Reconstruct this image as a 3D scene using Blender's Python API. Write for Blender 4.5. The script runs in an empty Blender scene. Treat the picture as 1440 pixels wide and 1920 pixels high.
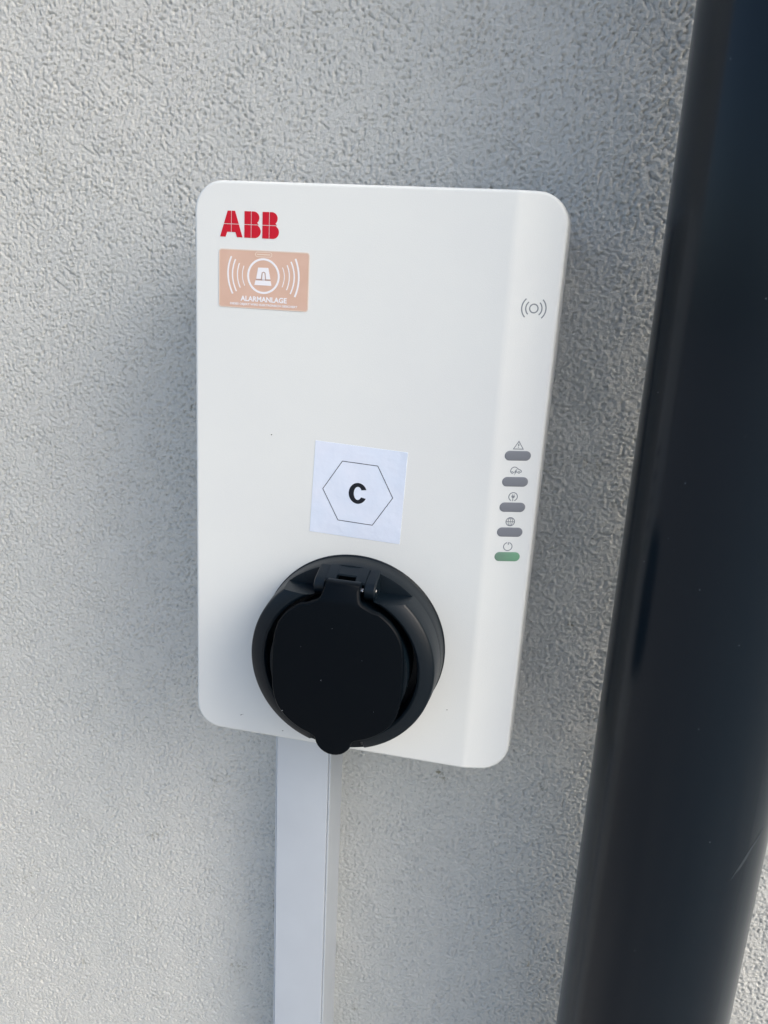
import bpy, bmesh, math, random
import numpy as np
from mathutils import Matrix, Vector
R = math.radians
sc = bpy.context.scene
col = sc.collection

# ------------------------------------------------------------------ camera
cd = bpy.data.cameras.new('camera')
cam = bpy.data.objects.new('camera', cd); col.objects.link(cam)
rows = ((0.9735776604817946, 0.1131576577637991, -0.19834788504089781),
        (0.22068309564602775, -0.24295853576795573, 0.9446005087832412),
        (0.05869846937418784, -0.9634139787167765, -0.2615109850584209))
m3 = Matrix(rows) @ Matrix(((1, 0, 0), (0, -1, 0), (0, 0, -1)))
m4 = m3.to_4x4(); m4.translation = Vector((0.0985585, -0.48215838, 0.10265698))
cam.matrix_world = m4
cd.sensor_fit = 'VERTICAL'; cd.sensor_height = 24.0
cd.lens = 24.0 * 1435.3167 / 1920.0
cd.clip_start = 0.01; cd.clip_end = 500
sc.camera = cam

# ------------------------------------------------------------------ light
SUN_AZ, SUN_EL = R(108), R(38)          # azimuth clockwise from +Y, elevation
w = bpy.data.worlds.new('World'); sc.world = w; w.use_nodes = True
nt = w.node_tree; bg = nt.nodes['Background']
sky = nt.nodes.new('ShaderNodeTexSky'); sky.sky_type = 'NISHITA'
sky.sun_disc = False; sky.sun_elevation = SUN_EL; sky.sun_rotation = SUN_AZ
sky.air_density = 1.0; sky.dust_density = 3.9; sky.ozone_density = 1.0
nt.links.new(sky.outputs[0], bg.inputs[0]); bg.inputs[1].default_value = 0.15
sd = bpy.data.lights.new('sun', 'SUN'); sd.energy = 1.05; sd.angle = R(44); sd.color = (1.0, 0.985, 0.96)
sun = bpy.data.objects.new('sun', sd); col.objects.link(sun)
sv = Vector((math.sin(SUN_AZ) * math.cos(SUN_EL), math.cos(SUN_AZ) * math.cos(SUN_EL), math.sin(SUN_EL)))
sun.rotation_euler = sv.to_track_quat('Z', 'Y').to_euler(); sun.location = sv * 5
sc.view_settings.view_transform = 'Standard'; sc.view_settings.look = 'None'
sc.view_settings.exposure = 0.85; sc.view_settings.gamma = 1.0

# ------------------------------------------------------------------ helpers
def mat(name, color, rough=0.5, spec=0.5, metal=0.0, bump=None, mottle=None, emit=None):
    """bump=(scale, strength, distance); mottle=(scale, other colour, lo, hi)"""
    m = bpy.data.materials.new(name); m.use_nodes = True
    t = m.node_tree; b = t.nodes['Principled BSDF']
    b.inputs['Base Color'].default_value = (*color, 1)
    b.inputs['Roughness'].default_value = rough
    b.inputs['Specular IOR Level'].default_value = spec
    b.inputs['Metallic'].default_value = metal
    tc = t.nodes.new('ShaderNodeTexCoord')
    if mottle:
        n = t.nodes.new('ShaderNodeTexNoise'); n.inputs['Scale'].default_value = mottle[0]
        n.inputs['Detail'].default_value = 6; t.links.new(tc.outputs['Object'], n.inputs['Vector'])
        mr = t.nodes.new('ShaderNodeMapRange'); mr.inputs[1].default_value = mottle[2]; mr.inputs[2].default_value = mottle[3]
        t.links.new(n.outputs['Fac'], mr.inputs[0])
        mx = t.nodes.new('ShaderNodeMix'); mx.data_type = 'RGBA'
        mx.inputs[6].default_value = (*color, 1); mx.inputs[7].default_value = (*mottle[1], 1)
        t.links.new(mr.outputs[0], mx.inputs[0]); t.links.new(mx.outputs[2], b.inputs['Base Color'])
    if bump:
        n = t.nodes.new('ShaderNodeTexNoise'); n.inputs['Scale'].default_value = bump[0]
        n.inputs['Detail'].default_value = 4; t.links.new(tc.outputs['Object'], n.inputs['Vector'])
        bp = t.nodes.new('ShaderNodeBump'); bp.inputs['Strength'].default_value = bump[1]
        bp.inputs['Distance'].default_value = bump[2]
        t.links.new(n.outputs['Fac'], bp.inputs['Height']); t.links.new(bp.outputs[0], b.inputs['Normal'])
    if emit:
        b.inputs['Emission Color'].default_value = (*emit[0], 1); b.inputs['Emission Strength'].default_value = emit[1]
    return m

def link(o, parent=None):
    col.objects.link(o)
    if parent: o.parent = parent; o.matrix_parent_inverse = Matrix.Translation(parent_world(parent)).inverted()
    return o
def parent_world(p):
    v = Vector(p.location)
    return v if p.parent is None else v          # parts keep identity transforms; things are only translated
def mesh_obj(name, verts, faces, m, parent=None, smooth=False, angle=35):
    me = bpy.data.meshes.new(name); me.from_pydata([tuple(v) for v in verts], [], faces); me.update()
    o = bpy.data.objects.new(name, me); me.materials.append(m)
    bm = bmesh.new(); bm.from_mesh(me)
    bmesh.ops.recalc_face_normals(bm, faces=bm.faces)
    bm.to_mesh(me); bm.free()
    if smooth:
        for p in me.polygons: p.use_smooth = True
        me.set_sharp_from_angle(angle=R(angle))
    col.objects.link(o)
    if parent:
        o.parent = parent
        o.matrix_parent_inverse = world_of(parent).inverted()
    return o
def world_of(o):
    mw = Matrix.LocRotScale(o.location, o.rotation_euler, o.scale)
    return mw if o.parent is None else world_of(o.parent) @ o.matrix_parent_inverse @ mw
def thing(name, label, cat, loc):
    o = bpy.data.objects.new(name, None); o.empty_display_size = 0.05; col.objects.link(o)
    o.location = loc; o['label'] = label; o['category'] = cat
    return o

# frames of the cover's two front faces: local (u, v, h) in millimetres -> world metres
W, H = 0.19478, 0.32013
DL, DR, DE, XR = 0.0833, 0.0800, 0.0735, 0.07116
def frame(a, b):
    a = Vector(a); u = (Vector(b) - a).normalized(); n = Vector((u.y, -u.x, 0)); return a, u, n
F1 = frame((-W / 2, -DL, 0), (XR, -DR, 0)); F2 = frame((XR, -DR, 0), (W / 2, -DE, 0))
def L(F, u, v, h=0.0):
    a, uu, n = F
    return a + uu * (u / 1000) + Vector((0, 0, v / 1000)) + n * (h / 1000)

def prism(F, poly, h0, h1, cuts=None):
    """poly = [(u,v)...] -> closed prism between heights"""
    n = len(poly)
    V = [L(F, u, v, h0) for u, v in poly] + [L(F, u, v, h1) for u, v in poly]
    Fc = [list(range(n))[::-1], list(range(n, 2 * n))] + [[i, (i + 1) % n, n + (i + 1) % n, n + i] for i in range(n)]
    return V, Fc
def merge(parts):
    V, Fc = [], []
    for v, f in parts:
        o = len(V); V += list(v); Fc += [[i + o for i in q] for q in f]
    return V, Fc
def stroke(F, pts, wd, h0, h1, closed=False, cap=True):
    """ribbon of width wd (or list of widths) following pts"""
    P = [Vector(p) for p in pts]; n = len(P)
    ws = wd if isinstance(wd, (list, tuple)) else [wd] * n
    A, B = [], []
    for i in range(n):
        if closed: t = P[(i + 1) % n] - P[i - 1]
        else: t = P[min(i + 1, n - 1)] - P[max(i - 1, 0)]
        t.normalize(); nn = Vector((-t.y, t.x))
        k = 1.0
        if 0 < i < n - 1 or closed:
            e = (P[(i + 1) % n] - P[i]).normalized(); k = 1 / max(0.5, abs(Vector((-e.y, e.x)).dot(nn)))
        A.append(P[i] + nn * ws[i] / 2 * k); B.append(P[i] - nn * ws[i] / 2 * k)
    V = []
    for h in (h0, h1):
        V += [L(F, p.x, p.y, h) for p in A] + [L(F, p.x, p.y, h) for p in B]
    Fc = []
    rng = range(n) if closed else range(n - 1)
    for i in rng:
        j = (i + 1) % n
        Fc += [[2 * n + i, 2 * n + j, 3 * n + j, 3 * n + i], [i, n + i, n + j, j], [i, j, 2 * n + j, 2 * n + i], [n + i, 3 * n + i, 3 * n + j, n + j]]
    if not closed: Fc += [[0, 2 * n, 3 * n, n], [n - 1, 2 * n - 1, 4 * n - 1, 3 * n - 1]]
    return V, Fc
def arc(c, r, a0, a1, n=24, ry=None):
    ry = r if ry is None else ry
    return [(c[0] + r * math.cos(R(a0 + (a1 - a0) * i / n)), c[1] + ry * math.sin(R(a0 + (a1 - a0) * i / n))) for i in range(n + 1)]
def ring_pts(c, r, n=48, ry=None): return arc(c, r, 0, 360, n, ry)[:-1]
def rrect(x0, y0, x1, y1, r, n=6):
    p = []
    for cx, cy, a in ((x1 - r, y1 - r, 0), (x0 + r, y1 - r, 90), (x0 + r, y0 + r, 180), (x1 - r, y0 + r, 270)):
        p += arc((cx, cy), r, a, a + 90, n)
    return p
def quad3(p0, p1, p2, n=14):
    """smooth arc through three points (quadratic)"""
    c = [2 * p1[k] - 0.5 * (p0[k] + p2[k]) for k in (0, 1)]
    out = []
    for i in range(n + 1):
        t = i / n; out.append(tuple((1 - t) ** 2 * p0[k] + 2 * t * (1 - t) * c[k] + t * t * p2[k] for k in (0, 1)))
    return out

def text_mesh(F, s, x0, x1, y0, y1, h, bold=0.0, tilt=0.0):
    """built-in font, squeezed into the box x0..x1 / y0..y1 (mm); returns verts, faces"""
    cu = bpy.data.curves.new('t', 'FONT'); cu.body = s; cu.size = 1; cu.offset = bold; cu.resolution_u = 4
    o = bpy.data.objects.new('t', cu); col.objects.link(o)
    dg = bpy.context.evaluated_depsgraph_get()
    me = bpy.data.meshes.new_from_object(o.evaluated_get(dg))
    xs = [v.co.x for v in me.vertices]; ys = [v.co.y for v in me.vertices]
    sx = (x1 - x0) / (max(xs) - min(xs)); sy = (y1 - y0) / (max(ys) - min(ys))
    V = [L(F, x0 + (v.co.x - min(xs)) * sx, y0 + (v.co.y - min(ys)) * sy + tilt * ((v.co.x - min(xs)) * sx), h) for v in me.vertices]
    Fc = [list(p.vertices) for p in me.polygons]
    bpy.data.objects.remove(o); bpy.data.curves.remove(cu); bpy.data.meshes.remove(me)
    return V, Fc

# ------------------------------------------------------------------ materials
M_white = mat('white powder coated plastic', (0.69, 0.718, 0.70), 0.5, 0.35, bump=(2600, 0.22, 0.0004), mottle=(9, (0.655, 0.68, 0.675), 0.35, 0.75))
M_back = mat('grey housing plastic', (0.28, 0.29, 0.31), 0.5, 0.4, bump=(2500, 0.1, 0.0003))
M_black = mat('black socket plastic', (0.0018, 0.0058, 0.0100), 0.40, 0.24, bump=(2600, 0.16, 0.0004), mottle=(60, (0.0028, 0.007, 0.0115), 0.3, 0.8))
M_lid = mat('black lid plastic', (0.0006, 0.0022, 0.0042), 0.5, 0.09, bump=(2600, 0.12, 0.0003))
M_steel = mat('bright steel pin', (0.7, 0.7, 0.7), 0.22, 0.5, 1.0)
M_red = mat('red print', (0.50, 0.003, 0.018), 0.45, 0.35, bump=(2500, 0.05, 0.0002))
M_tan = mat('tan sticker film', (0.59, 0.40, 0.31), 0.5, 0.35, mottle=(110, (0.62, 0.43, 0.34), 0.35, 0.7))
M_tanedge = mat('pale sticker rim', (0.66, 0.58, 0.50), 0.5, 0.3)
M_tanprint = mat('white sticker print', (0.76, 0.77, 0.80), 0.5, 0.3)
M_tanpale = mat('cream sticker print', (0.72, 0.62, 0.52), 0.5, 0.3)
M_seam = mat('grey brown sticker print', (0.30, 0.25, 0.25), 0.5, 0.3)
M_paper = mat('white paper label', (0.66, 0.72, 0.83), 0.42, 0.4, bump=(75, 0.4, 0.0015), mottle=(70, (0.62, 0.70, 0.82), 0.35, 0.7))
M_ink = mat('black ink', (0.006, 0.008, 0.014), 0.5, 0.3)
M_thin = mat('thin dark ink', (0.008, 0.01, 0.018), 0.5, 0.3)
M_grey = mat('grey symbol print', (0.20, 0.225, 0.25), 0.5, 0.3)
M_lamp = mat('smoked grey lamp window', (0.175, 0.19, 0.215), 0.35, 0.4)
M_pvc = mat('white pvc trunking', (0.52, 0.565, 0.605), 0.36, 0.45, bump=(14, 0.10, 0.004), mottle=(20, (0.48, 0.52, 0.56), 0.4, 0.85))
M_dirt = mat('dark dirt speck', (0.06, 0.06, 0.05), 0.8, 0.2)
M_dust = mat('pale dust', (0.40, 0.44, 0.48), 0.9, 0.1)
# green lamp: unlit grey on its left, glowing green to its right where the light source sits behind the window
M_green = mat('lit green lamp window', (0.14, 0.22, 0.18), 0.35, 0.4)

# ------------------------------------------------------------------ wall
rs = np.random.RandomState(7)
def vnoise(x, y, seed):
    """gradient noise, vectorised, about -1..1"""
    r = np.random.RandomState(seed); N = 512
    ang = r.rand(N, N) * 2 * np.pi; gx, gy = np.cos(ang), np.sin(ang)
    xi = np.floor(x).astype(int); yi = np.floor(y).astype(int); xf = x - xi; yf = y - yi
    u = xf ** 3 * (xf * (xf * 6 - 15) + 10); v = yf ** 3 * (yf * (yf * 6 - 15) + 10)
    def g(dx, dy):
        a = (xi + dx) % N; b = (yi + dy) % N
        return gx[a, b] * (xf - dx) + gy[a, b] * (yf - dy)
    n0 = g(0, 0) * (1 - u) + g(1, 0) * u; n1 = g(0, 1) * (1 - u) + g(1, 1) * u
    return (n0 * (1 - v) + n1 * v) * 1.6
def grains(x, y, seed):
    """random round humps, one per jittered cell, each with its own height and radius"""
    r = np.random.RandomState(seed); N = 512
    jx, jy, hh, rr = r.rand(N, N), r.rand(N, N), r.rand(N, N), 0.55 + 0.4 * r.rand(N, N)
    xi = np.floor(x).astype(int); yi = np.floor(y).astype(int); out = np.zeros_like(x)
    for dx in (-1, 0, 1):
        for dy in (-1, 0, 1):
            a = (xi + dx) % N; b = (yi + dy) % N
            d2 = ((xi + dx + jx[a, b] - x) ** 2 + (yi + dy + jy[a, b] - y) ** 2) / rr[a, b] ** 2
            out = np.maximum(out, (0.35 + 0.65 * hh[a, b]) * np.clip(1 - d2, 0, 1) ** 0.8)
    return out
def graded(lo, hi, step, far_lo, far_hi):
    c = list(np.arange(lo, hi, step)); a = []; x = lo; s = step
    while x > far_lo: s *= 1.22; x -= s; a.append(max(x, far_lo))
    b = []; x = c[-1]; s = step
    while x < far_hi: s *= 1.22; x += s; b.append(min(x, far_hi))
    return np.array(a[::-1] + c + b)
GX = graded(-0.35, 0.31, 0.00068, -3.0, 3.0); GZ = graded(-0.60, 0.29, 0.00068, -1.12, 2.4)
X, Z = np.meshgrid(GX, GZ)
def stucco(X, Z):
    x = X * 1000; z = Z * 1000
    wx = x + 0.7 * vnoise(x / 6, z / 6, 1); wz = z + 0.7 * vnoise(x / 6 + 50, z / 6, 2)
    n = 0.50 * vnoise(wx / 2.3, wz / 2.3, 3) + 0.45 * vnoise(wx / 1.35 + 9, wz / 1.35, 4) + 0.25 * vnoise(wx / 4.2, wz / 4.2, 5)
    rough = np.clip(vnoise(x / 22, z / 22, 7) * 0.5 + 0.9, 0.6, 1)
    g = grains(wx / 1.85, wz / 1.85, 21)                                                     # round sand grains pushed into the render
    q = np.clip((vnoise(wx / 2.1 + 30, wz / 2.1 + 11, 6) - 0.36) / 0.2, 0, 1); q = q * q * (3 - 2 * q)   # small pits
    lumps = 0.27 * g * rough + 0.21 * n * rough
    pits = -0.42 * q * rough
    # trowel drags: short slanting tears
    t = (x * 0.55 + z * 0.83); s = (x * 0.83 - z * 0.55)
    dr = vnoise(s / 5 + 2 * vnoise(x / 20, z / 20, 9), t / 2.2, 8)
    drag = -np.clip(dr - 0.42, 0, 1) * 1.1 * np.clip(vnoise(x / 40, z / 40, 10) + 0.55, 0, 1)
    wave = 0.35 * vnoise(x / 30, z / 30, 11) + 0.8 * vnoise(x / 120, z / 120, 12)
    return lumps + pits + drag, wave
hgt, wave = stucco(X, Z)
fade = np.clip(1 - np.maximum(np.maximum(-0.35 - X, X - 0.31), np.maximum(-0.60 - Z, Z - 0.29)) / 0.03, 0, 1)
AMP = 2.6
Y = -(hgt * fade * AMP + wave) / 1000
nx, nz = len(GX), len(GZ)
co = np.stack([X, Y, Z], -1).reshape(-1, 3).astype(np.float32)
ii = (np.arange(nz - 1)[:, None] * nx + np.arange(nx - 1)[None, :]).ravel()
quads = np.stack([ii, ii + 1, ii + nx + 1, ii + nx], -1).astype(np.int32)
me = bpy.data.meshes.new('wall'); me.vertices.add(len(co)); me.vertices.foreach_set('co', co.ravel())
me.loops.add(quads.size); me.loops.foreach_set('vertex_index', quads.ravel())
me.polygons.add(len(quads)); me.polygons.foreach_set('loop_start', np.arange(0, quads.size, 4, dtype=np.int32))
me.polygons.foreach_set('loop_total', np.full(len(quads), 4, dtype=np.int32))
me.update(calc_edges=True); me.polygons.foreach_set('use_smooth', np.ones(len(quads), dtype=bool)); me.update()
wall = bpy.data.objects.new('wall', me); col.objects.link(wall)
wall['label'] = 'pale grey rough rendered house wall behind the charger'; wall['category'] = 'wall'

m = bpy.data.materials.new('render plaster'); m.use_nodes = True; t = m.node_tree; b = t.nodes['Principled BSDF']
b.inputs['Roughness'].default_value = 0.55; b.inputs['Specular IOR Level'].default_value = 0.4
tc = t.nodes.new('ShaderNodeTexCoord')
def noise(scale, detail=5, rough=0.55, off=0):
    n = t.nodes.new('ShaderNodeTexNoise'); n.inputs['Scale'].default_value = scale; n.inputs['Detail'].default_value = detail
    n.inputs['Roughness'].default_value = rough
    mp = t.nodes.new('ShaderNodeMapping'); mp.inputs['Location'].default_value = (off, 0, off)
    t.links.new(tc.outputs['Object'], mp.inputs[0]); t.links.new(mp.outputs[0], n.inputs['Vector']); return n
def mrange(src, a, bb, c=0.0, d=1.0):
    q = t.nodes.new('ShaderNodeMapRange')
    for i, v in enumerate((a, bb, c, d)): q.inputs[i + 1].default_value = v
    t.links.new(src, q.inputs[0]); return q.outputs[0]
def mix(fac, A, B):
    q = t.nodes.new('ShaderNodeMix'); q.data_type = 'RGBA'
    t.links.new(fac, q.inputs[0])
    for i, v in ((6, A), (7, B)):
        if isinstance(v, tuple): q.inputs[i].default_value = (*v, 1)
        else: t.links.new(v, q.inputs[i])
    return q.outputs[2]
c1 = mix(mrange(noise(5.5, 4).outputs['Fac'], 0.38, 0.62), (0.63, 0.643, 0.61), (0.655, 0.662, 0.625))
c2 = mix(mrange(noise(420, 4, 0.6, 3).outputs['Fac'], 0.62, 0.78), c1, (0.30, 0.29, 0.25))
n3 = noise(26, 6, 0.7, 7); n4 = noise(300, 3, 0.6, 11)
mul = t.nodes.new('ShaderNodeMath'); mul.operation = 'MULTIPLY'
t.links.new(mrange(n3.outputs['Fac'], 0.60, 0.70), mul.inputs[0]); t.links.new(mrange(n4.outputs['Fac'], 0.50, 0.62), mul.inputs[1])
c3 = mix(mul.outputs[0], c2, (0.25, 0.24, 0.17))
t.links.new(c3, b.inputs['Base Color'])
nb = noise(1500, 5, 0.6, 1); bp = t.nodes.new('ShaderNodeBump'); bp.inputs['Strength'].default_value = 0.5; bp.inputs['Distance'].default_value = 0.0006
t.links.new(nb.outputs['Fac'], bp.inputs['Height'])
nc = noise(900, 4, 0.7, 2); bp2 = t.nodes.new('ShaderNodeBump'); bp2.inputs['Strength'].default_value = 1.0; bp2.inputs['Distance'].default_value = 0.0010
t.links.new(nc.outputs['Fac'], bp2.inputs['Height']); t.links.new(bp.outputs[0], bp2.inputs['Normal']); t.links.new(bp2.outputs[0], b.inputs['Normal'])
me.materials.append(m)

# ground: paving below the wall, out of frame, reaches the horizon and bounces the daylight
M_ground = mat('grey paving', (0.37, 0.365, 0.35), 0.85, 0.2, bump=(40, 0.4, 0.01), mottle=(2, (0.29, 0.285, 0.275), 0.3, 0.7))
g = mesh_obj('ground', [(-200, -400, -1.12), (200, -400, -1.12), (200, 0.03, -1.12), (-200, 0.03, -1.12)], [[0, 1, 2, 3]], M_ground)
g['kind'] = 'structure'

# ------------------------------------------------------------------ charger
ch = thing('wall_charger', 'white rounded rectangular car charging box with black round socket lid, mounted on the rendered wall', 'charger', (0, 0, -H / 2))

def front_y(x):
    """outside y of the front at x (ridge rounded)"""
    s1 = (DL - DR) / (XR + W / 2); s2 = (DR - DE) / (W / 2 - XR)
    k = 0.0019
    d1 = DL - s1 * (x + W / 2); d2 = DR - s2 * (x - XR)
    t_ = max(-1, min(1, (x - XR) / k))
    if abs(t_) >= 1: return -(d1 if x < XR else d2)
    q = (t_ + 1) / 2
    # integral of linearly blended slope
    x0 = XR - k; dd = DL - s1 * (x0 + W / 2)
    dx = x - x0
    return -(dd - s1 * dx - (s2 - s1) * dx * dx / (4 * k))
def shell(w, h, r, rings, yfun, front=True, back_y=None, nc=14, extra=()):
    """rings = [(inset, back)] from the inside of the front outwards to the back edge; yfun(x)+back"""
    x_mid = sorted(set(list(extra)))
    def outline(ins):
        hw, hh, rr = w / 2 - ins, h / 2 - ins, r - ins
        top = [(-hw + rr - rr * math.cos(R(90 * i / nc)), hh - rr + rr * math.sin(R(90 * i / nc))) for i in range(nc + 1)]
        top += [(x, hh) for x in x_mid]
        top += [(hw - rr + rr * math.sin(R(90 * i / nc)), hh - rr + rr * math.cos(R(90 * i / nc))) for i in range(nc + 1)]
        return top
    V, Fc = [], []; N = None
    for (ins, back, flat) in rings:
        top = outline(ins); N = len(top)
        loop = top + [(x, -z) for x, z in top[::-1]]
        for x, z in loop:
            y = flat if flat is not None else yfun(x) + back
            V.append(Vector((x, y, z)))
    n2 = 2 * N
    for i in range(N - 1): Fc.append([i, i + 1, n2 - 2 - i, n2 - 1 - i])
    for k in range(len(rings) - 1):
        for i in range(n2):
            j = (i + 1) % n2; Fc.append([k * n2 + i, k * n2 + j, (k + 1) * n2 + j, (k + 1) * n2 + i])
    o = (len(rings) - 1) * n2
    for i in range(N - 1): Fc.append([o + n2 - 1 - i, o + n2 - 2 - i, o + i + 1, o + i])
    return V, Fc
fr = 0.0017
rings = [(fr + 0.0006, 0, None)]
rings += [(fr * (1 - math.sin(R(a))), fr * (1 - math.cos(R(a))), None) for a in (0, 12, 25, 38, 50, 62, 75, 90)]
rings += [(-0.0006, 0.008, None), (-0.0012, 0.016, None), (-0.0014, 0, -0.031), (0.0002, 0, -0.0300), (0.003, 0, -0.0300)]
ex = [-0.07 + 0.01 * i for i in range(14)] + [XR - 0.006 + 0.0005 * i for i in range(20)]
V, Fc = shell(W - 0.0011, H, 0.0155, rings, lambda x: front_y(x - 0.00055), extra=ex)
V = [Vector((v.x - 0.00055, v.y, v.z)) for v in V]
cover = mesh_obj('front_cover', V, Fc, M_white, ch, True, 40)
V, Fc = shell(W - 0.005, H - 0.005, 0.0135, [(0.001, 0, -0.0292), (0, 0, -0.0285), (0, 0, -0.001), (0.001, 0, 0.0015)], None)
mesh_obj('back_housing', V, Fc, M_back, ch, True, 40)

# --- logo, red print, letters cut by thin white lines
logo = None
def letter(parts, parent):
    V, Fc = merge([prism(F1, p, 0.0, 0.12) for p in parts]); return mesh_obj('logo_letter', V, Fc, M_red, parent)
g_ = 0.32
lg = bpy.data.objects.new('logo', None); col.objects.link(lg); lg.parent = ch; lg.matrix_parent_inverse = world_of(ch).inverted()
lg.location = L(F1, 30, 138, 0); lg.empty_display_size = 0.01
def A(x0, x1, y0, y1):
    xm = (x0 + x1) / 2; ym = y0 + 0.5 * (y1 - y0); tw = 2.05; hh = y1 - y0
    def ex(y): return x0 + (xm - tw - x0) * (y - y0) / hh
    out = []
    for s in (1, -1):
        f = lambda p: [(xm + s * (q[0] - xm), q[1]) for q in p]
        out.append(f([(xm - g_ / 2, y1), (xm - tw, y1), (ex(ym + g_ / 2), ym + g_ / 2), (xm - g_ / 2, ym + g_ / 2)]))
        out.append(f([(xm - g_ / 2, ym - g_ / 2), (ex(ym - g_ / 2), ym - g_ / 2), (x0, y0), (x0 + 3.1, y0), (x0 + 3.95, y0 + 2.5), (xm - g_ / 2, y0 + 2.5)]))
    return out
def B_(x0, x1, y0, y1):
    ym = y0 + 0.5 * (y1 - y0); xs = x0 + 3.75; out = []
    out.append([(x0, ym + g_ / 2), (xs - g_ / 2, ym + g_ / 2), (xs - g_ / 2, y1), (x0, y1)])
    out.append([(x0, y0), (xs - g_ / 2, y0), (xs - g_ / 2, ym - g_ / 2), (x0, ym - g_ / 2)])
    # upper bowl: narrower, waist cut in
    r1 = 3.1; c = (x1 - 0.85 - r1, y1 - r1)
    out.append([(xs + g_ / 2, ym + g_ / 2), (x1 - 1.2, ym + g_ / 2)] + [(x1 - 2.0, ym + 1.0)] + arc(c, r1, -38, 90, 14) + [(xs + g_ / 2, y1)])
    r2 = 3.32; c = (x1 - r2, y0 + r2)
    out.append([(xs + g_ / 2, y0)] + arc(c, r2, -90, 62, 16) + [(x1 - 1.25, ym - g_ / 2), (xs + g_ / 2, ym - g_ / 2)])
    return out
letter(A(14.6, 27.15, 132.15, 145.15), lg); letter(B_(28.15, 37.2, 132.1, 145.2), lg); letter(B_(38.1, 47.2, 132.1, 145.2), lg)

# --- alarm sticker
V, Fc = prism(F1, rrect(14.0, 96.25, 64.2, 126.1, 1.6), 0, 0.16)
st = mesh_obj('sticker', V, Fc, M_tan, ch); st['label'] = 'tan alarm sticker with white siren print'
def pr(name, parts, m, parent=st):
    V, Fc = merge(parts); return mesh_obj(name, V, Fc, m, parent)
def sk(F, pts, wd, z=0.16, closed=False): return stroke(F, pts, wd, z, z + 0.05, closed)
pr('sticker_rim', [sk(F1, rrect(14.25, 96.5, 63.95, 125.85, 1.4), 0.35, closed=True)], M_tanedge)
pr('printed_slot', [sk(F1, rrect(34.5, 122.9, 43.6, 125.2, 1.15), 0.28, closed=True), sk(F1, [(35.4, 124.05), (42.7, 124.05)], 0.45)], M_tanpale)
pr('printed_ring', [sk(F1, ring_pts((39.1, 113.2), 8.55), 1.05, closed=True)], M_tanprint)
pr('printed_siren', [prism(F1, [(36.1, 117.45), (41.8, 117.5), (43.05, 111.75), (40.6, 111.75), (40.25, 115.0), (39.2, 115.5), (38.15, 115.0), (37.7, 111.75), (35.1, 111.75)], 0.16, 0.21),
                     prism(F1, [(34.75, 110.9), (43.2, 110.9), (43.7, 108.5), (34.1, 108.5)], 0.16, 0.21),
                     prism(F1, [(38.35, 111.0), (38.7, 114.6), (39.2, 115.0), (39.7, 114.6), (40.05, 111.0)], 0.16, 0.21)], M_tanprint)
pr('printed_outline', [sk(F1, [(35.0, 111.35), (43.1, 111.35)], 0.3), sk(F1, [(37.9, 111.4), (38.35, 114.8), (39.2, 115.35), (40.05, 114.8), (40.5, 111.4)], 0.22, 0.18)], M_seam)
for p0, p1, p2, wd in (((21.1, 122.5), (19.2, 113.2), (21.9, 103.4), 0.85), ((23.4, 121.1), (21.75, 113.0), (24.0, 104.8), 0.68), ((25.6, 119.2), (24.55, 112.8), (26.2, 106.7), 0.55), ((28.2, 118.0), (27.35, 112.9), (28.7, 107.9), 0.4),
                       ((49.6, 118.1), (50.75, 113.3), (49.6, 108.1), 0.4), ((52.1, 119.4), (53.5, 113.3), (52.1, 106.8), 0.55), ((54.2, 121.2), (56.2, 113.2), (54.2, 104.9), 0.72), ((56.6, 122.8), (58.7, 113.1), (56.7, 103.5), 0.92)):
    pr('printed_wave', [sk(F1, quad3(p0, p1, p2), wd)], M_tanprint)
V, Fc = text_mesh(F1, 'ALARMANLAGE', 26.4, 52.4, 99.9, 102.7, 0.2, 0.032); mesh_obj('printed_title', V, Fc, M_tanprint, st)
V, Fc = text_mesh(F1, 'DIESES OBJEKT WIRD ELEKTRONISCH GESICHERT', 20.5, 58.3, 97.5, 98.95, 0.2, 0.03); mesh_obj('printed_text', V, Fc, M_tanprint, st)

# --- paper label with hexagon and letter C, stuck on slightly askew, one corner lifting
def paper():
    c = [(71.0, 28.1), (122.9, 26.2), (121.7, -25.9), (69.4, -24.4)]; n = 26; V = []
    r = random.Random(3)
    for j in range(n + 1):
        for i in range(n + 1):
            s, t_ = i / n, j / n
            x = (c[0][0] * (1 - s) + c[1][0] * s) * (1 - t_) + (c[3][0] * (1 - s) + c[2][0] * s) * t_
            y = (c[0][1] * (1 - s) + c[1][1] * s) * (1 - t_) + (c[3][1] * (1 - s) + c[2][1] * s) * t_
            e = max(0, s - 0.93) * max(0, 0.6 - t_) * 6
            V.append((x, y, 0.14 + e))
    T = [L(F1, *v) for v in V]; Bt = [L(F1, x, y, 0.0) for x, y, h in V]
    k = n + 1; Fc = [[j * k + i, j * k + i + 1, (j + 1) * k + i + 1, (j + 1) * k + i] for j in range(n) for i in range(n)]
    per = [i for i in range(k)] + [j * k + n for j in range(1, k)] + [n * k + i for i in range(n - 1, -1, -1)] + [j * k for j in range(n - 1, 0, -1)]
    o = len(T); Fc += [[per[i], per[(i + 1) % len(per)], per[(i + 1) % len(per)] + o, per[i] + o] for i in range(len(per))]
    return T + Bt, Fc
V, Fc = paper(); pl = mesh_obj('sticker', V, Fc, M_paper, ch); pl['label'] = 'white square paper label printed with a C inside a hexagon'
V, Fc = sk(F1, [(86.8, 18.0), (106.8, 17.2), (116.2, 0.1), (105.6, -16.7), (85.7, -15.9), (76.2, 1.3)], 0.36, 0.15, True)
mesh_obj('printed_hexagon', V, Fc, M_thin, pl)
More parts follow.
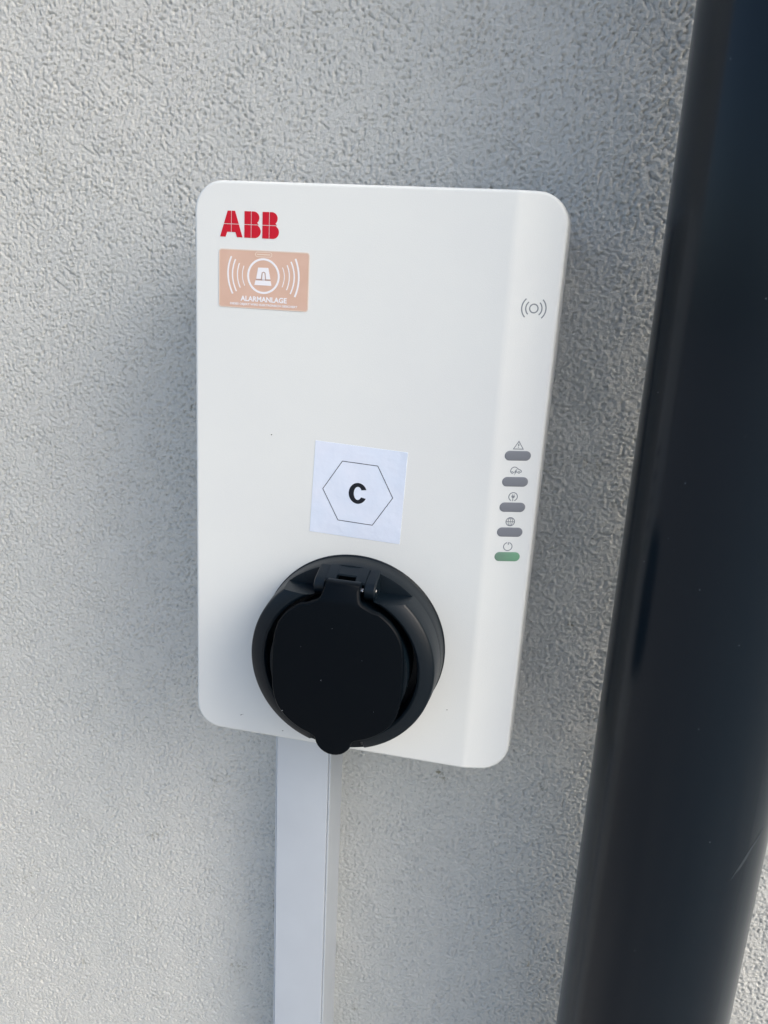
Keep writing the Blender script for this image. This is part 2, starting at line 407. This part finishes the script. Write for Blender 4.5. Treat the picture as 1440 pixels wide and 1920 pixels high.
def big_c():
    cx, cy = 96.4, 0.65
    def pt(a, rx, ry): return (cx + rx * math.cos(R(a)), cy + ry * math.sin(R(a)))
    n = 40; a0, a1 = 24, 334
    out = [pt(a0 + (a1 - a0) * i / n, 5.2, 5.95) for i in range(n + 1)]
    b0, b1 = 32, 326
    inn = [pt(b0 + (b1 - b0) * i / n, 2.3, 3.75) for i in range(n + 1)]
    V = []; 
    for h in (0.15, 0.22): V += [L(F1, x, y, h) for x, y in out] + [L(F1, x, y, h) for x, y in inn]
    k = n + 1; Fc = [[2 * k + i, 2 * k + i + 1, 3 * k + i + 1, 3 * k + i] for i in range(n)]
    Fc += [[i, i + 1, 2 * k + i + 1, 2 * k + i] for i in range(n)] + [[k + i, k + i + 1, 3 * k + i + 1, 3 * k + i] for i in range(n)] + [[0, k, 3 * k, 2 * k], [n, n + k, n + 3 * k, n + 2 * k]]
    return V, Fc
V, Fc = big_c(); mesh_obj('printed_letter', V, Fc, M_ink, pl)

# --- status lamps and symbols on the slanting strip
tb = M_green.node_tree; gb = tb.nodes['Principled BSDF']; gtc = tb.nodes.new('ShaderNodeTexCoord')
sp = tb.nodes.new('ShaderNodeSeparateXYZ'); tb.links.new(gtc.outputs['Generated'], sp.inputs[0])
cr = tb.nodes.new('ShaderNodeValToRGB'); tb.links.new(sp.outputs[0], cr.inputs[0])
cr.color_ramp.elements[0].position = 0.05; cr.color_ramp.elements[0].color = (0.0, 0.01, 0.0, 1)
cr.color_ramp.elements[1].position = 0.8; cr.color_ramp.elements[1].color = (0.003, 0.055, 0.014, 1)
tb.links.new(cr.outputs[0], gb.inputs['Emission Color']); gb.inputs['Emission Strength'].default_value = 1.0
TL = 0.035
def tiltpts(p, cx=13.0): return [(x, y + (x - cx) * TL) for x, y in p]
def pill(cy, m):
    hw, hh = 6.95, 2.62
    V, Fc = [], []
    prof = [(0.0, 0.0), (0.0, 0.10), (0.25, 0.22), (0.8, 0.30)]; k = None
    for ins, h in prof:
        p = tiltpts(rrect(13.0 - hw + ins, cy - hh + ins, 13.0 + hw - ins, cy + hh - ins, hh - ins, 8)); k = len(p)
        V += [L(F2, x, y, h) for x, y in p]
    for q in range(len(prof) - 1): Fc += [[q * k + i, q * k + (i + 1) % k, (q + 1) * k + (i + 1) % k, (q + 1) * k + i] for i in range(k)]
    Fc += [[(len(prof) - 1) * k + i for i in range(k)], [i for i in range(k)][::-1]]
    return mesh_obj('status_lamp', V, Fc, m, ch, True, 50)
for cy, lab in ((29.6, 'grey unlit lamp under the warning triangle'), (15.45, 'grey unlit lamp under the car symbol'), (1.4, 'grey unlit lamp under the plug symbol'), (-12.6, 'grey unlit lamp under the globe symbol')):
    pill(cy, M_lamp)['label'] = lab
pill(-26.65, M_green)['label'] = 'green lit lamp under the power symbol'
def sym(parts, lab):
    V, Fc = merge(parts); o = mesh_obj('symbol', V, Fc, M_grey, ch); o['label'] = lab
def s2(pts, wd=0.38, closed=False): return stroke(F2, tiltpts(pts), wd * 1.3, 0.0, 0.07, closed)
sym([s2([(12.85, 37.3), (10.3, 33.2), (15.5, 33.2)], 0.36, True), s2([(12.9, 36.0), (12.9, 34.75)], 0.45), s2([(12.9, 34.35), (12.9, 33.95)], 0.42)], 'grey warning triangle')
car = [(10.35, 20.45), (10.0, 20.9), (10.0, 21.7), (10.5, 22.7), (11.3, 23.35), (12.1, 23.5), (12.9, 23.3), (13.6, 22.75), (14.4, 22.2), (15.2, 21.95), (15.7, 21.5), (15.75, 20.9), (15.45, 20.5)]
sym([s2(car, 0.34), s2(ring_pts((10.95, 20.5), 0.5, 12), 0.28, True), s2(ring_pts((14.55, 20.6), 0.5, 12), 0.28, True), s2([(11.6, 20.6), (12.2, 20.6)], 0.28), s2([(13.2, 20.7), (13.9, 20.7)], 0.28),
     prism(F2, [(12.9, 22.2), (13.6, 22.3), (13.0, 21.3), (13.5, 21.25), (12.1, 18.9), (12.55, 20.7), (12.0, 20.8)], 0, 0.07)], 'grey car with lightning bolt symbol')
sym([s2(arc((12.8, 7.2), 2.3, -68, 248, 30), 0.38), prism(F2, [(11.9, 7.75), (13.7, 7.75), (13.7, 7.1), (13.3, 6.5), (12.3, 6.5), (11.9, 7.1)], 0, 0.07), s2([(12.35, 7.7), (12.35, 8.5)], 0.3), s2([(13.25, 7.7), (13.25, 8.5)], 0.3), s2([(12.8, 6.6), (12.8, 4.8)], 0.34)], 'grey plug in a circle')
gc = (12.7, -6.75)
sym([s2(ring_pts(gc, 2.3, 32), 0.38, True), s2([(gc[0] - 2.3, gc[1]), (gc[0] + 2.3, gc[1])], 0.32), s2([(gc[0], gc[1] - 2.3), (gc[0], gc[1] + 2.3)], 0.28), s2(ring_pts(gc, 1.15, 28, 2.25), 0.3, True)], 'grey globe symbol')
gc = (12.8, -20.85)
sym([s2(arc(gc, 2.3, 105, 435, 32), 0.36), s2([(gc[0] + 0.15, gc[1] + 2.45), (gc[0] + 0.1, gc[1] + 1.0)], 0.34)], 'grey power symbol')
gc = (13.2, 105.0)
sym([stroke(F2, ring_pts(gc, 2.1, 36), 0.62, 0, 0.07, True)] + [stroke(F2, arc(gc, r_, a - sp_, a + sp_, 20, r_ * 1.0), 0.62, 0, 0.07) for r_, sp_ in ((4.1, 47), (6.15, 47)) for a in (0, 180)], 'grey contactless card symbol')

# --- socket: round body, collar, hinge and lid
CU, CV = 98.0, -89.6
def S(x, y, h): return L(F1, CU + x, CV + y, h)
sk_body = []
CH = 39.5          # chord where the collar is cut off below the hinge
N = 160
def circ(r, n=N): return [(r * math.cos(2 * math.pi * i / n), r * math.sin(2 * math.pi * i / n)) for i in range(n)]
def lathe(prof, n=N):
    V, Fc = [], []
    for r, h in prof: V += [S(x, y, h) for x, y in circ(r, n)]
    for k in range(len(prof) - 1):
        Fc += [[k * n + i, k * n + (i + 1) % n, (k + 1) * n + (i + 1) % n, (k + 1) * n + i] for i in range(n)]
    return V, Fc
# lower body: flange ring and drum up to the floor of the hinge recess
V, Fc = lathe([(54.3, 0.0), (54.3, 0.8), (54.0, 1.3), (53.7, 1.6), (53.4, 8), (53.05, 14.2), (52.8, 14.8), (51.9, 15.0), (30, 15.0), (0.01, 15.0)])
socket = mesh_obj('socket_body', V, Fc, M_black, ch, True, 35)
# collar: C shaped ring, open above the chord, notched at the bottom for the thumb tab
def collar():
    prof = [(53.12, 13.0), (52.75, 20), (52.15, 27.0), (51.8, 28.2), (51.0, 29.0), (46.4, 31.2), (44.6, 31.6), (43.4, 31.0), (42.8, 29.6), (42.6, 24.0), (42.6, 13.0)]
    V, Fc = [], []; n = 200; K = len(prof)
    for i in range(n + 1):
        s = i / n
        for r, h in prof:
            a_end = math.asin(CH / r)                        # angle where this radius meets the chord
            a0 = math.pi - a_end; a1 = 2 * math.pi + a_end
            a = a0 + (a1 - a0) * s
            # notch for the tab at the bottom (270 degrees)
            d = abs((math.degrees(a) - 270 + 180) % 360 - 180)
            hh = h
            q = max(0.0, min(1.0, (d - 17.2) / 0.6)); q = q * q * (3 - 2 * q)
            if h > 26.5: hh = 26.5 + (h - 26.5) * q
            V.append(S(r * math.cos(a), r * math.sin(a), hh))
    for i in range(n):
        for k in range(K):
            j = (k + 1) % K; Fc.append([i * K + k, i * K + j, (i + 1) * K + j, (i + 1) * K + k])
    Fc.append([k for k in range(K)][::-1]); Fc.append([n * K + k for k in range(K)])
    return V, Fc
V, Fc = collar(); mesh_obj('socket_collar', V, Fc, M_black, socket, True, 35)

def extr_x(poly_vh, x0, x1, bev=0.0):
    """profile in (y,h) extruded along x"""
    n = len(poly_vh); xs = [x0, x0 + bev, x1 - bev, x1] if bev else [x0, x1]
    cy = sum(p[0] for p in poly_vh) / n; chh = sum(p[1] for p in poly_vh) / n
    V = []
    for k, x in enumerate(xs):
        for y, h in poly_vh:
            if bev and k in (0, len(xs) - 1):
                d = Vector((cy - y, chh - h)); d = d.normalized() * bev; y, h = y + d.x, h + d.y
            V.append(S(x, y, h))
    Fc = [list(range(n))[::-1], [(len(xs) - 1) * n + i for i in range(n)]]
    for k in range(len(xs) - 1): Fc += [[k * n + i, k * n + (i + 1) % n, (k + 1) * n + (i + 1) % n, (k + 1) * n + i] for i in range(n)]
    return V, Fc
# hinge housing: two cheeks, a sloping back bridge with a slot; shelf bars run out to the wall of the drum
cheek = [(37.0, 14.5), (51.9, 14.5), (51.2, 17), (48.6, 25.4), (47.2, 28.0), (45.0, 29.4), (42.2, 29.4), (40.2, 28.2), (38.8, 26.0)]
bridge = [(47.0, 14.5), (52.4, 14.5), (51.9, 16.5), (49.4, 24.6), (48.4, 26.6), (47.2, 26.9), (46.6, 25.8)]
hp = [extr_x(cheek, -17.0, -10.6, 0.7), extr_x(cheek, 10.6, 17.0, 0.7), extr_x(bridge, -11, -5.4), extr_x(bridge, 5.4, 11), extr_x([(49.0, 14.5), (52.3, 14.5), (51.8, 16.5), (50.1, 22.0), (49.2, 22.3)], -5.5, 5.5)]
V, Fc = merge(hp); mesh_obj('hinge_housing', V, Fc, M_black, socket, True, 35)
# lid plate with its hinge tab and thumb tab, thick rounded edge
def lid_outline():
    r = 42.3; fx = 37.6
    p = []
    # start on the right shoulder next to the hinge tab, go clockwise
    tabw = 10.6
    pr_ = [(9.2, 48.8), (9.6, 46.0), (10.3, 42.8), (10.9, 41.2), (12.2, 39.8), (14.6, 38.6), (18.0, 37.0)]
    p += pr_
    a = 62
    while a > -66:
        x, y = r * math.cos(R(a)), r * math.sin(R(a))
        # flat sides, softly blended
        ex = 10.0; k = 1 / ((abs(x) / fx / 1.0) ** ex + 1) ** (1 / ex) if abs(x) > 20 else 1
        x = x * k
        if y < 37.3 - 0.2: p.append((x, y))
        a -= 2.5
    # thumb tab
    p += [(15.4, -39.2), (12.6, -40.3), (11.2, -41.3)]
    for i in range(13):
        an = -8 - 164 * i / 12; p.append((0 + 10.6 * math.cos(R(an)), -40.8 + 10.2 * math.sin(R(an))))
    left = [(-x, y) for x, y in p[::-1] if y > -41.35 and x > 0]
    q = p + left
    return q
def lid():
    o = lid_outline(); n = len(o)
    def hz(y, top):
        base = 38.6 if top else 34.8
        if y > 40: 
            t_ = min(1, (y - 40) / 9); base -= (7.0 * t_ ** 1.3)
        if y < -42: base -= 0.0
        return base
    def inset(pts, d):
        out = []
        for i in range(len(pts)):
            a_, b_, c_ = Vector(pts[i - 1]), Vector(pts[i]), Vector(pts[(i + 1) % len(pts)])
            t_ = (c_ - a_).normalized(); nn = Vector((t_.y, -t_.x)); out.append((b_.x + nn.x * d, b_.y + nn.y * d))
        return out
    V, Fc = [], []
    lv = [(0.8, 0, 'b'), (0, 0.7, 'b'), (0, -1.5, 't'), (0.25, -0.7, 't'), (0.8, -0.15, 't'), (1.5, 0, 't')]
    for ins, dh, kd in lv:
        for x, y in (inset(o, ins) if ins else o): V.append(S(x, y, hz(y, kd == 't') + dh))
    for k in range(len(lv) - 1): Fc += [[k * n + i, k * n + (i + 1) % n, (k + 1) * n + (i + 1) % n, (k + 1) * n + i] for i in range(n)]
    # caps as horizontal strips matched left/right: triangulate by bmesh
    return V, Fc, n, len(lv)
V, Fc, n, K = lid()
me = bpy.data.meshes.new('lid'); bm = bmesh.new(); bv = [bm.verts.new(v) for v in V]
for q in Fc: bm.faces.new([bv[i] for i in q])
h2 = n // 2
for off in (0, (K - 1) * n):
    i, j = 0, n - 1
    while i + 1 < j:
        if i + 1 == j - 1: bm.faces.new([bv[off + i], bv[off + i + 1], bv[off + j]])
        else: bm.faces.new([bv[off + i], bv[off + i + 1], bv[off + j - 1], bv[off + j]])
        i += 1; j -= 1
bmesh.ops.recalc_face_normals(bm, faces=bm.faces); bm.to_mesh(me); bm.free()
for p in me.polygons: p.use_smooth = True
me.set_sharp_from_angle(angle=R(30)); me.materials.append(M_lid)
lid_o = bpy.data.objects.new('lid', me); col.objects.link(lid_o); lid_o.parent = socket; lid_o.matrix_parent_inverse = world_of(socket).inverted()
# inner plug of the lid that closes the socket mouth (its dark skirt shows in the groove)
V, Fc = lathe([(38.5, 15.0), (38.5, 34.9), (0.01, 34.9)], 96); mesh_obj('lid_seal', V, Fc, M_black, socket, True, 35)
# hinge barrel and steel pin
def cyl_x(x0, x1, y, h, r, n=20):
    P = [(y + r * math.cos(2 * math.pi * i / n), h + r * math.sin(2 * math.pi * i / n)) for i in range(n)]
    return extr_x(P, x0, x1, min(0.3, r / 3))
V, Fc = cyl_x(-9.2, 9.2, 46.2, 28.4, 2.9); mesh_obj('hinge_barrel', V, Fc, M_black, socket, True, 40)
V, Fc = cyl_x(-17.25, 17.35, 44.0, 25.6, 1.1); mesh_obj('hinge_pin', V, Fc, M_steel, socket, True, 40)
V, Fc = cyl_x(8.9, 10.9, 45.0, 30.3, 0.55, 10); mesh_obj('hinge_spring', V, Fc, M_steel, socket, True, 40)

# --- small dirt marks on the cover
def blot(F, x, y, a, b_, ang, m, h=0.02, parent=ch, name='dirt_mark'):
    r = random.Random(int(x * 10 + y * 7)); p = []
    for i in range(9):
        q = 2 * math.pi * i / 9; rr = r.uniform(0.7, 1.15); u, v = a * rr * math.cos(q), b_ * rr * math.sin(q)
        p.append((x + u * math.cos(ang) - v * math.sin(ang), y + u * math.sin(ang) + v * math.cos(ang)))
    V, Fc = prism(F, p, 0.0, h); return mesh_obj(name, V, Fc, m, parent)
blot(F1, 45.4, 28.9, 0.42, 0.36, 0, M_ink); blot(F1, 29.3, -148.5, 0.7, 0.22, 0.6, M_dirt); blot(F1, 56.5, -154.8, 0.6, 0.2, 0.1, M_dirt); blot(F1, 156.2, -123.2, 0.35, 0.3, 0, M_dirt)
blot(F1, 30.4, -148.0, 0.5, 0.12, 0.7, M_dirt)

# ------------------------------------------------------------------ cable conduit
cx0, cw, cdp = -0.06333, 0.03921, 0.0334; TI = -0.01407
cn = thing('cable_conduit', 'white square plastic cable trunking running down the wall from below the charger', 'conduit', (cx0 + cw / 2, 0, -1.11))
def CP(x, y, z): return Vector((cx0 + x / 1000 + TI * (z + 0.15), -y / 1000, z))
def extr_z(poly, z0, z1):
    n = len(poly); V = [CP(x, y, z0) for x, y in poly] + [CP(x, y, z1) for x, y in poly]
    return V, [list(range(n)), [n + i for i in range(n)][::-1]] + [[i, (i + 1) % n, n + (i + 1) % n, n + i] for i in range(n)]
wd = cw * 1000; D = cdp * 1000; rr = 0.9
def corner(cx, cy, r, a0, n=4): return [(cx + r * math.cos(R(a0 + 90 * i / n)), cy + r * math.sin(R(a0 + 90 * i / n))) for i in range(n + 1)]
B0, B1 = -0.4, wd + 0.6      # channel with two rims; the flat lid is pressed in between them
base = [(B0, -1.5), (B1, -1.5), (B1, D - 1.5), (B1 - 0.35, D - 1.1), (B1 - 0.9, D - 1.1), (B1 - 1.25, D - 1.5), (B1 - 1.25, D - 1.9),
        (B0 + 1.25, D - 1.9), (B0 + 1.25, D - 1.5), (B0 + 0.9, D - 1.1), (B0 + 0.35, D - 1.1), (B0, D - 1.5)]
V, Fc = extr_z(base, -1.11, -0.1572); mesh_obj('trunking_base', V, Fc, M_pvc, cn, True, 30)
l0, l1 = B0 + 1.42, B1 - 1.42
cov = [(l0, D - 1.87), (l1, D - 1.87)] + corner(l1 - 0.5, D - 0.5, 0.5, 0) + corner(l0 + 0.5, D - 0.5, 0.5, 90)
V, Fc = extr_z(cov, -1.11, -0.1570); mesh_obj('trunking_cover', V, Fc, M_pvc, cn, True, 30)

# ------------------------------------------------------------------ downpipe
PX, PY, PR, PT = 0.19237, -0.06922, 0.0488, -0.00884
pipe = thing('downpipe', 'dark anthracite round rainwater downpipe right of the charger', 'downpipe', (PX + PT * -1.1, PY, -1.1))
M_pipe = bpy.data.materials.new('anthracite painted metal'); M_pipe.use_nodes = True
t = M_pipe.node_tree; b = t.nodes['Principled BSDF']; tc = t.nodes.new('ShaderNodeTexCoord')
b.inputs['Base Color'].default_value = (0.0016, 0.0068, 0.0125, 1); b.inputs['Specular IOR Level'].default_value = 0.27
b.inputs['Roughness'].default_value = 0.3
nn = noise(9, 3, 0.5, 4); t.links.new(mrange(nn.outputs['Fac'], 0.3, 0.7, 0.15, 0.22), b.inputs['Roughness'])
n5 = noise(900, 2, 0.5, 9)
t.links.new(mix(mrange(n5.outputs['Fac'], 0.79, 0.82), (0.0016, 0.0068, 0.0125), (0.10, 0.11, 0.12)), b.inputs['Base Color'])
def tube(r0, r1, z0, z1, n=128, m=M_pipe, name='pipe_tube'):
    V, Fc = [], []
    for r, z in ((r0, z0), (r0, z1), (r1, z1), (r1, z0)):
        V += [Vector((PX + PT * z + r * math.cos(2 * math.pi * i / n), PY + r * math.sin(2 * math.pi * i / n), z)) for i in range(n)]
    for k in range(4):
        kk = (k + 1) % 4
        Fc += [[k * n + i, k * n + (i + 1) % n, kk * n + (i + 1) % n, kk * n + i] for i in range(n)]
    return mesh_obj(name, V, Fc, m, pipe, True, 40)
tube(PR, PR - 0.002, -1.1, 2.3)
# faint scuffs on the pipe
def scuff(z, ang, ln, wd_, slope):
    V = []
    r = PR + 0.00006
    for s in range(9):
        q = s / 8; zz = z + ln * q; a = ang + slope * q
        ww = wd_ * math.sin(math.pi * min(1, max(0.02, q))) + 0.00002
        for k in (-1, 1): V.append(Vector((PX + PT * zz + r * math.cos(a + k * ww / r), PY + r * math.sin(a + k * ww / r), zz)))
    Fc = [[2 * i, 2 * i + 1, 2 * i + 3, 2 * i + 2] for i in range(8)]
    return mesh_obj('scuff_mark', V, Fc, M_scuff, pipe)
M_scuff = mat('pale scuff', (0.022, 0.030, 0.038), 0.5, 0.3)
rq = random.Random(5)
for k in range(5):
    scuff(-0.176 + 0.004 * k, -1.09 + 0.055 * k + rq.uniform(-0.02, 0.02), rq.uniform(0.010, 0.016), rq.uniform(0.0003, 0.0007), 0.17)
def pipe_fleck(z, ang, a, b_, rot):
    r = PR + 0.00005; V = []
    for i in range(7):
        q = 2 * math.pi * i / 7; u, v = a * math.cos(q), b_ * math.sin(q)
        du, dv = u * math.cos(rot) - v * math.sin(rot), u * math.sin(rot) + v * math.cos(rot)
        V.append(Vector((PX + PT * (z + dv) + r * math.cos(ang + du / r), PY + r * math.sin(ang + du / r), z + dv)))
    return mesh_obj('dust_fleck', V, [list(range(7))], M_dust, pipe)
for z, a_ in ((-0.1521, -1.399), (-0.0432, -1.471), (-0.019, -1.906), (-0.014, -2.539), (-0.0106, -3.009), (0.0694, -2.704), (0.1145, -1.769), (0.2099, -2.396), (0.03, -2.2), (-0.09, -1.7), (-0.23, -1.95), (0.15, -2.6)):
    pipe_fleck(z, a_, rq.uniform(0.00015, 0.0003), rq.uniform(0.0001, 0.00015), rq.uniform(0, 3))
# dust flecks on the lid
def lid_fleck(x, y, r_, h=38.62):
    V = [S(x + r_ * math.cos(i), y + 0.7 * r_ * math.sin(i), h) for i in range(6)]
    return mesh_obj('dust_fleck', V, [list(range(6))], M_dust, lid_o)
lid_fleck(-29.5, -28.0, 0.32); lid_fleck(-8, -6, 0.18); lid_fleck(14, 9, 0.12); lid_fleck(22, -20, 0.13); lid_fleck(-3, 25, 0.12); lid_fleck(-20, 12, 0.1)
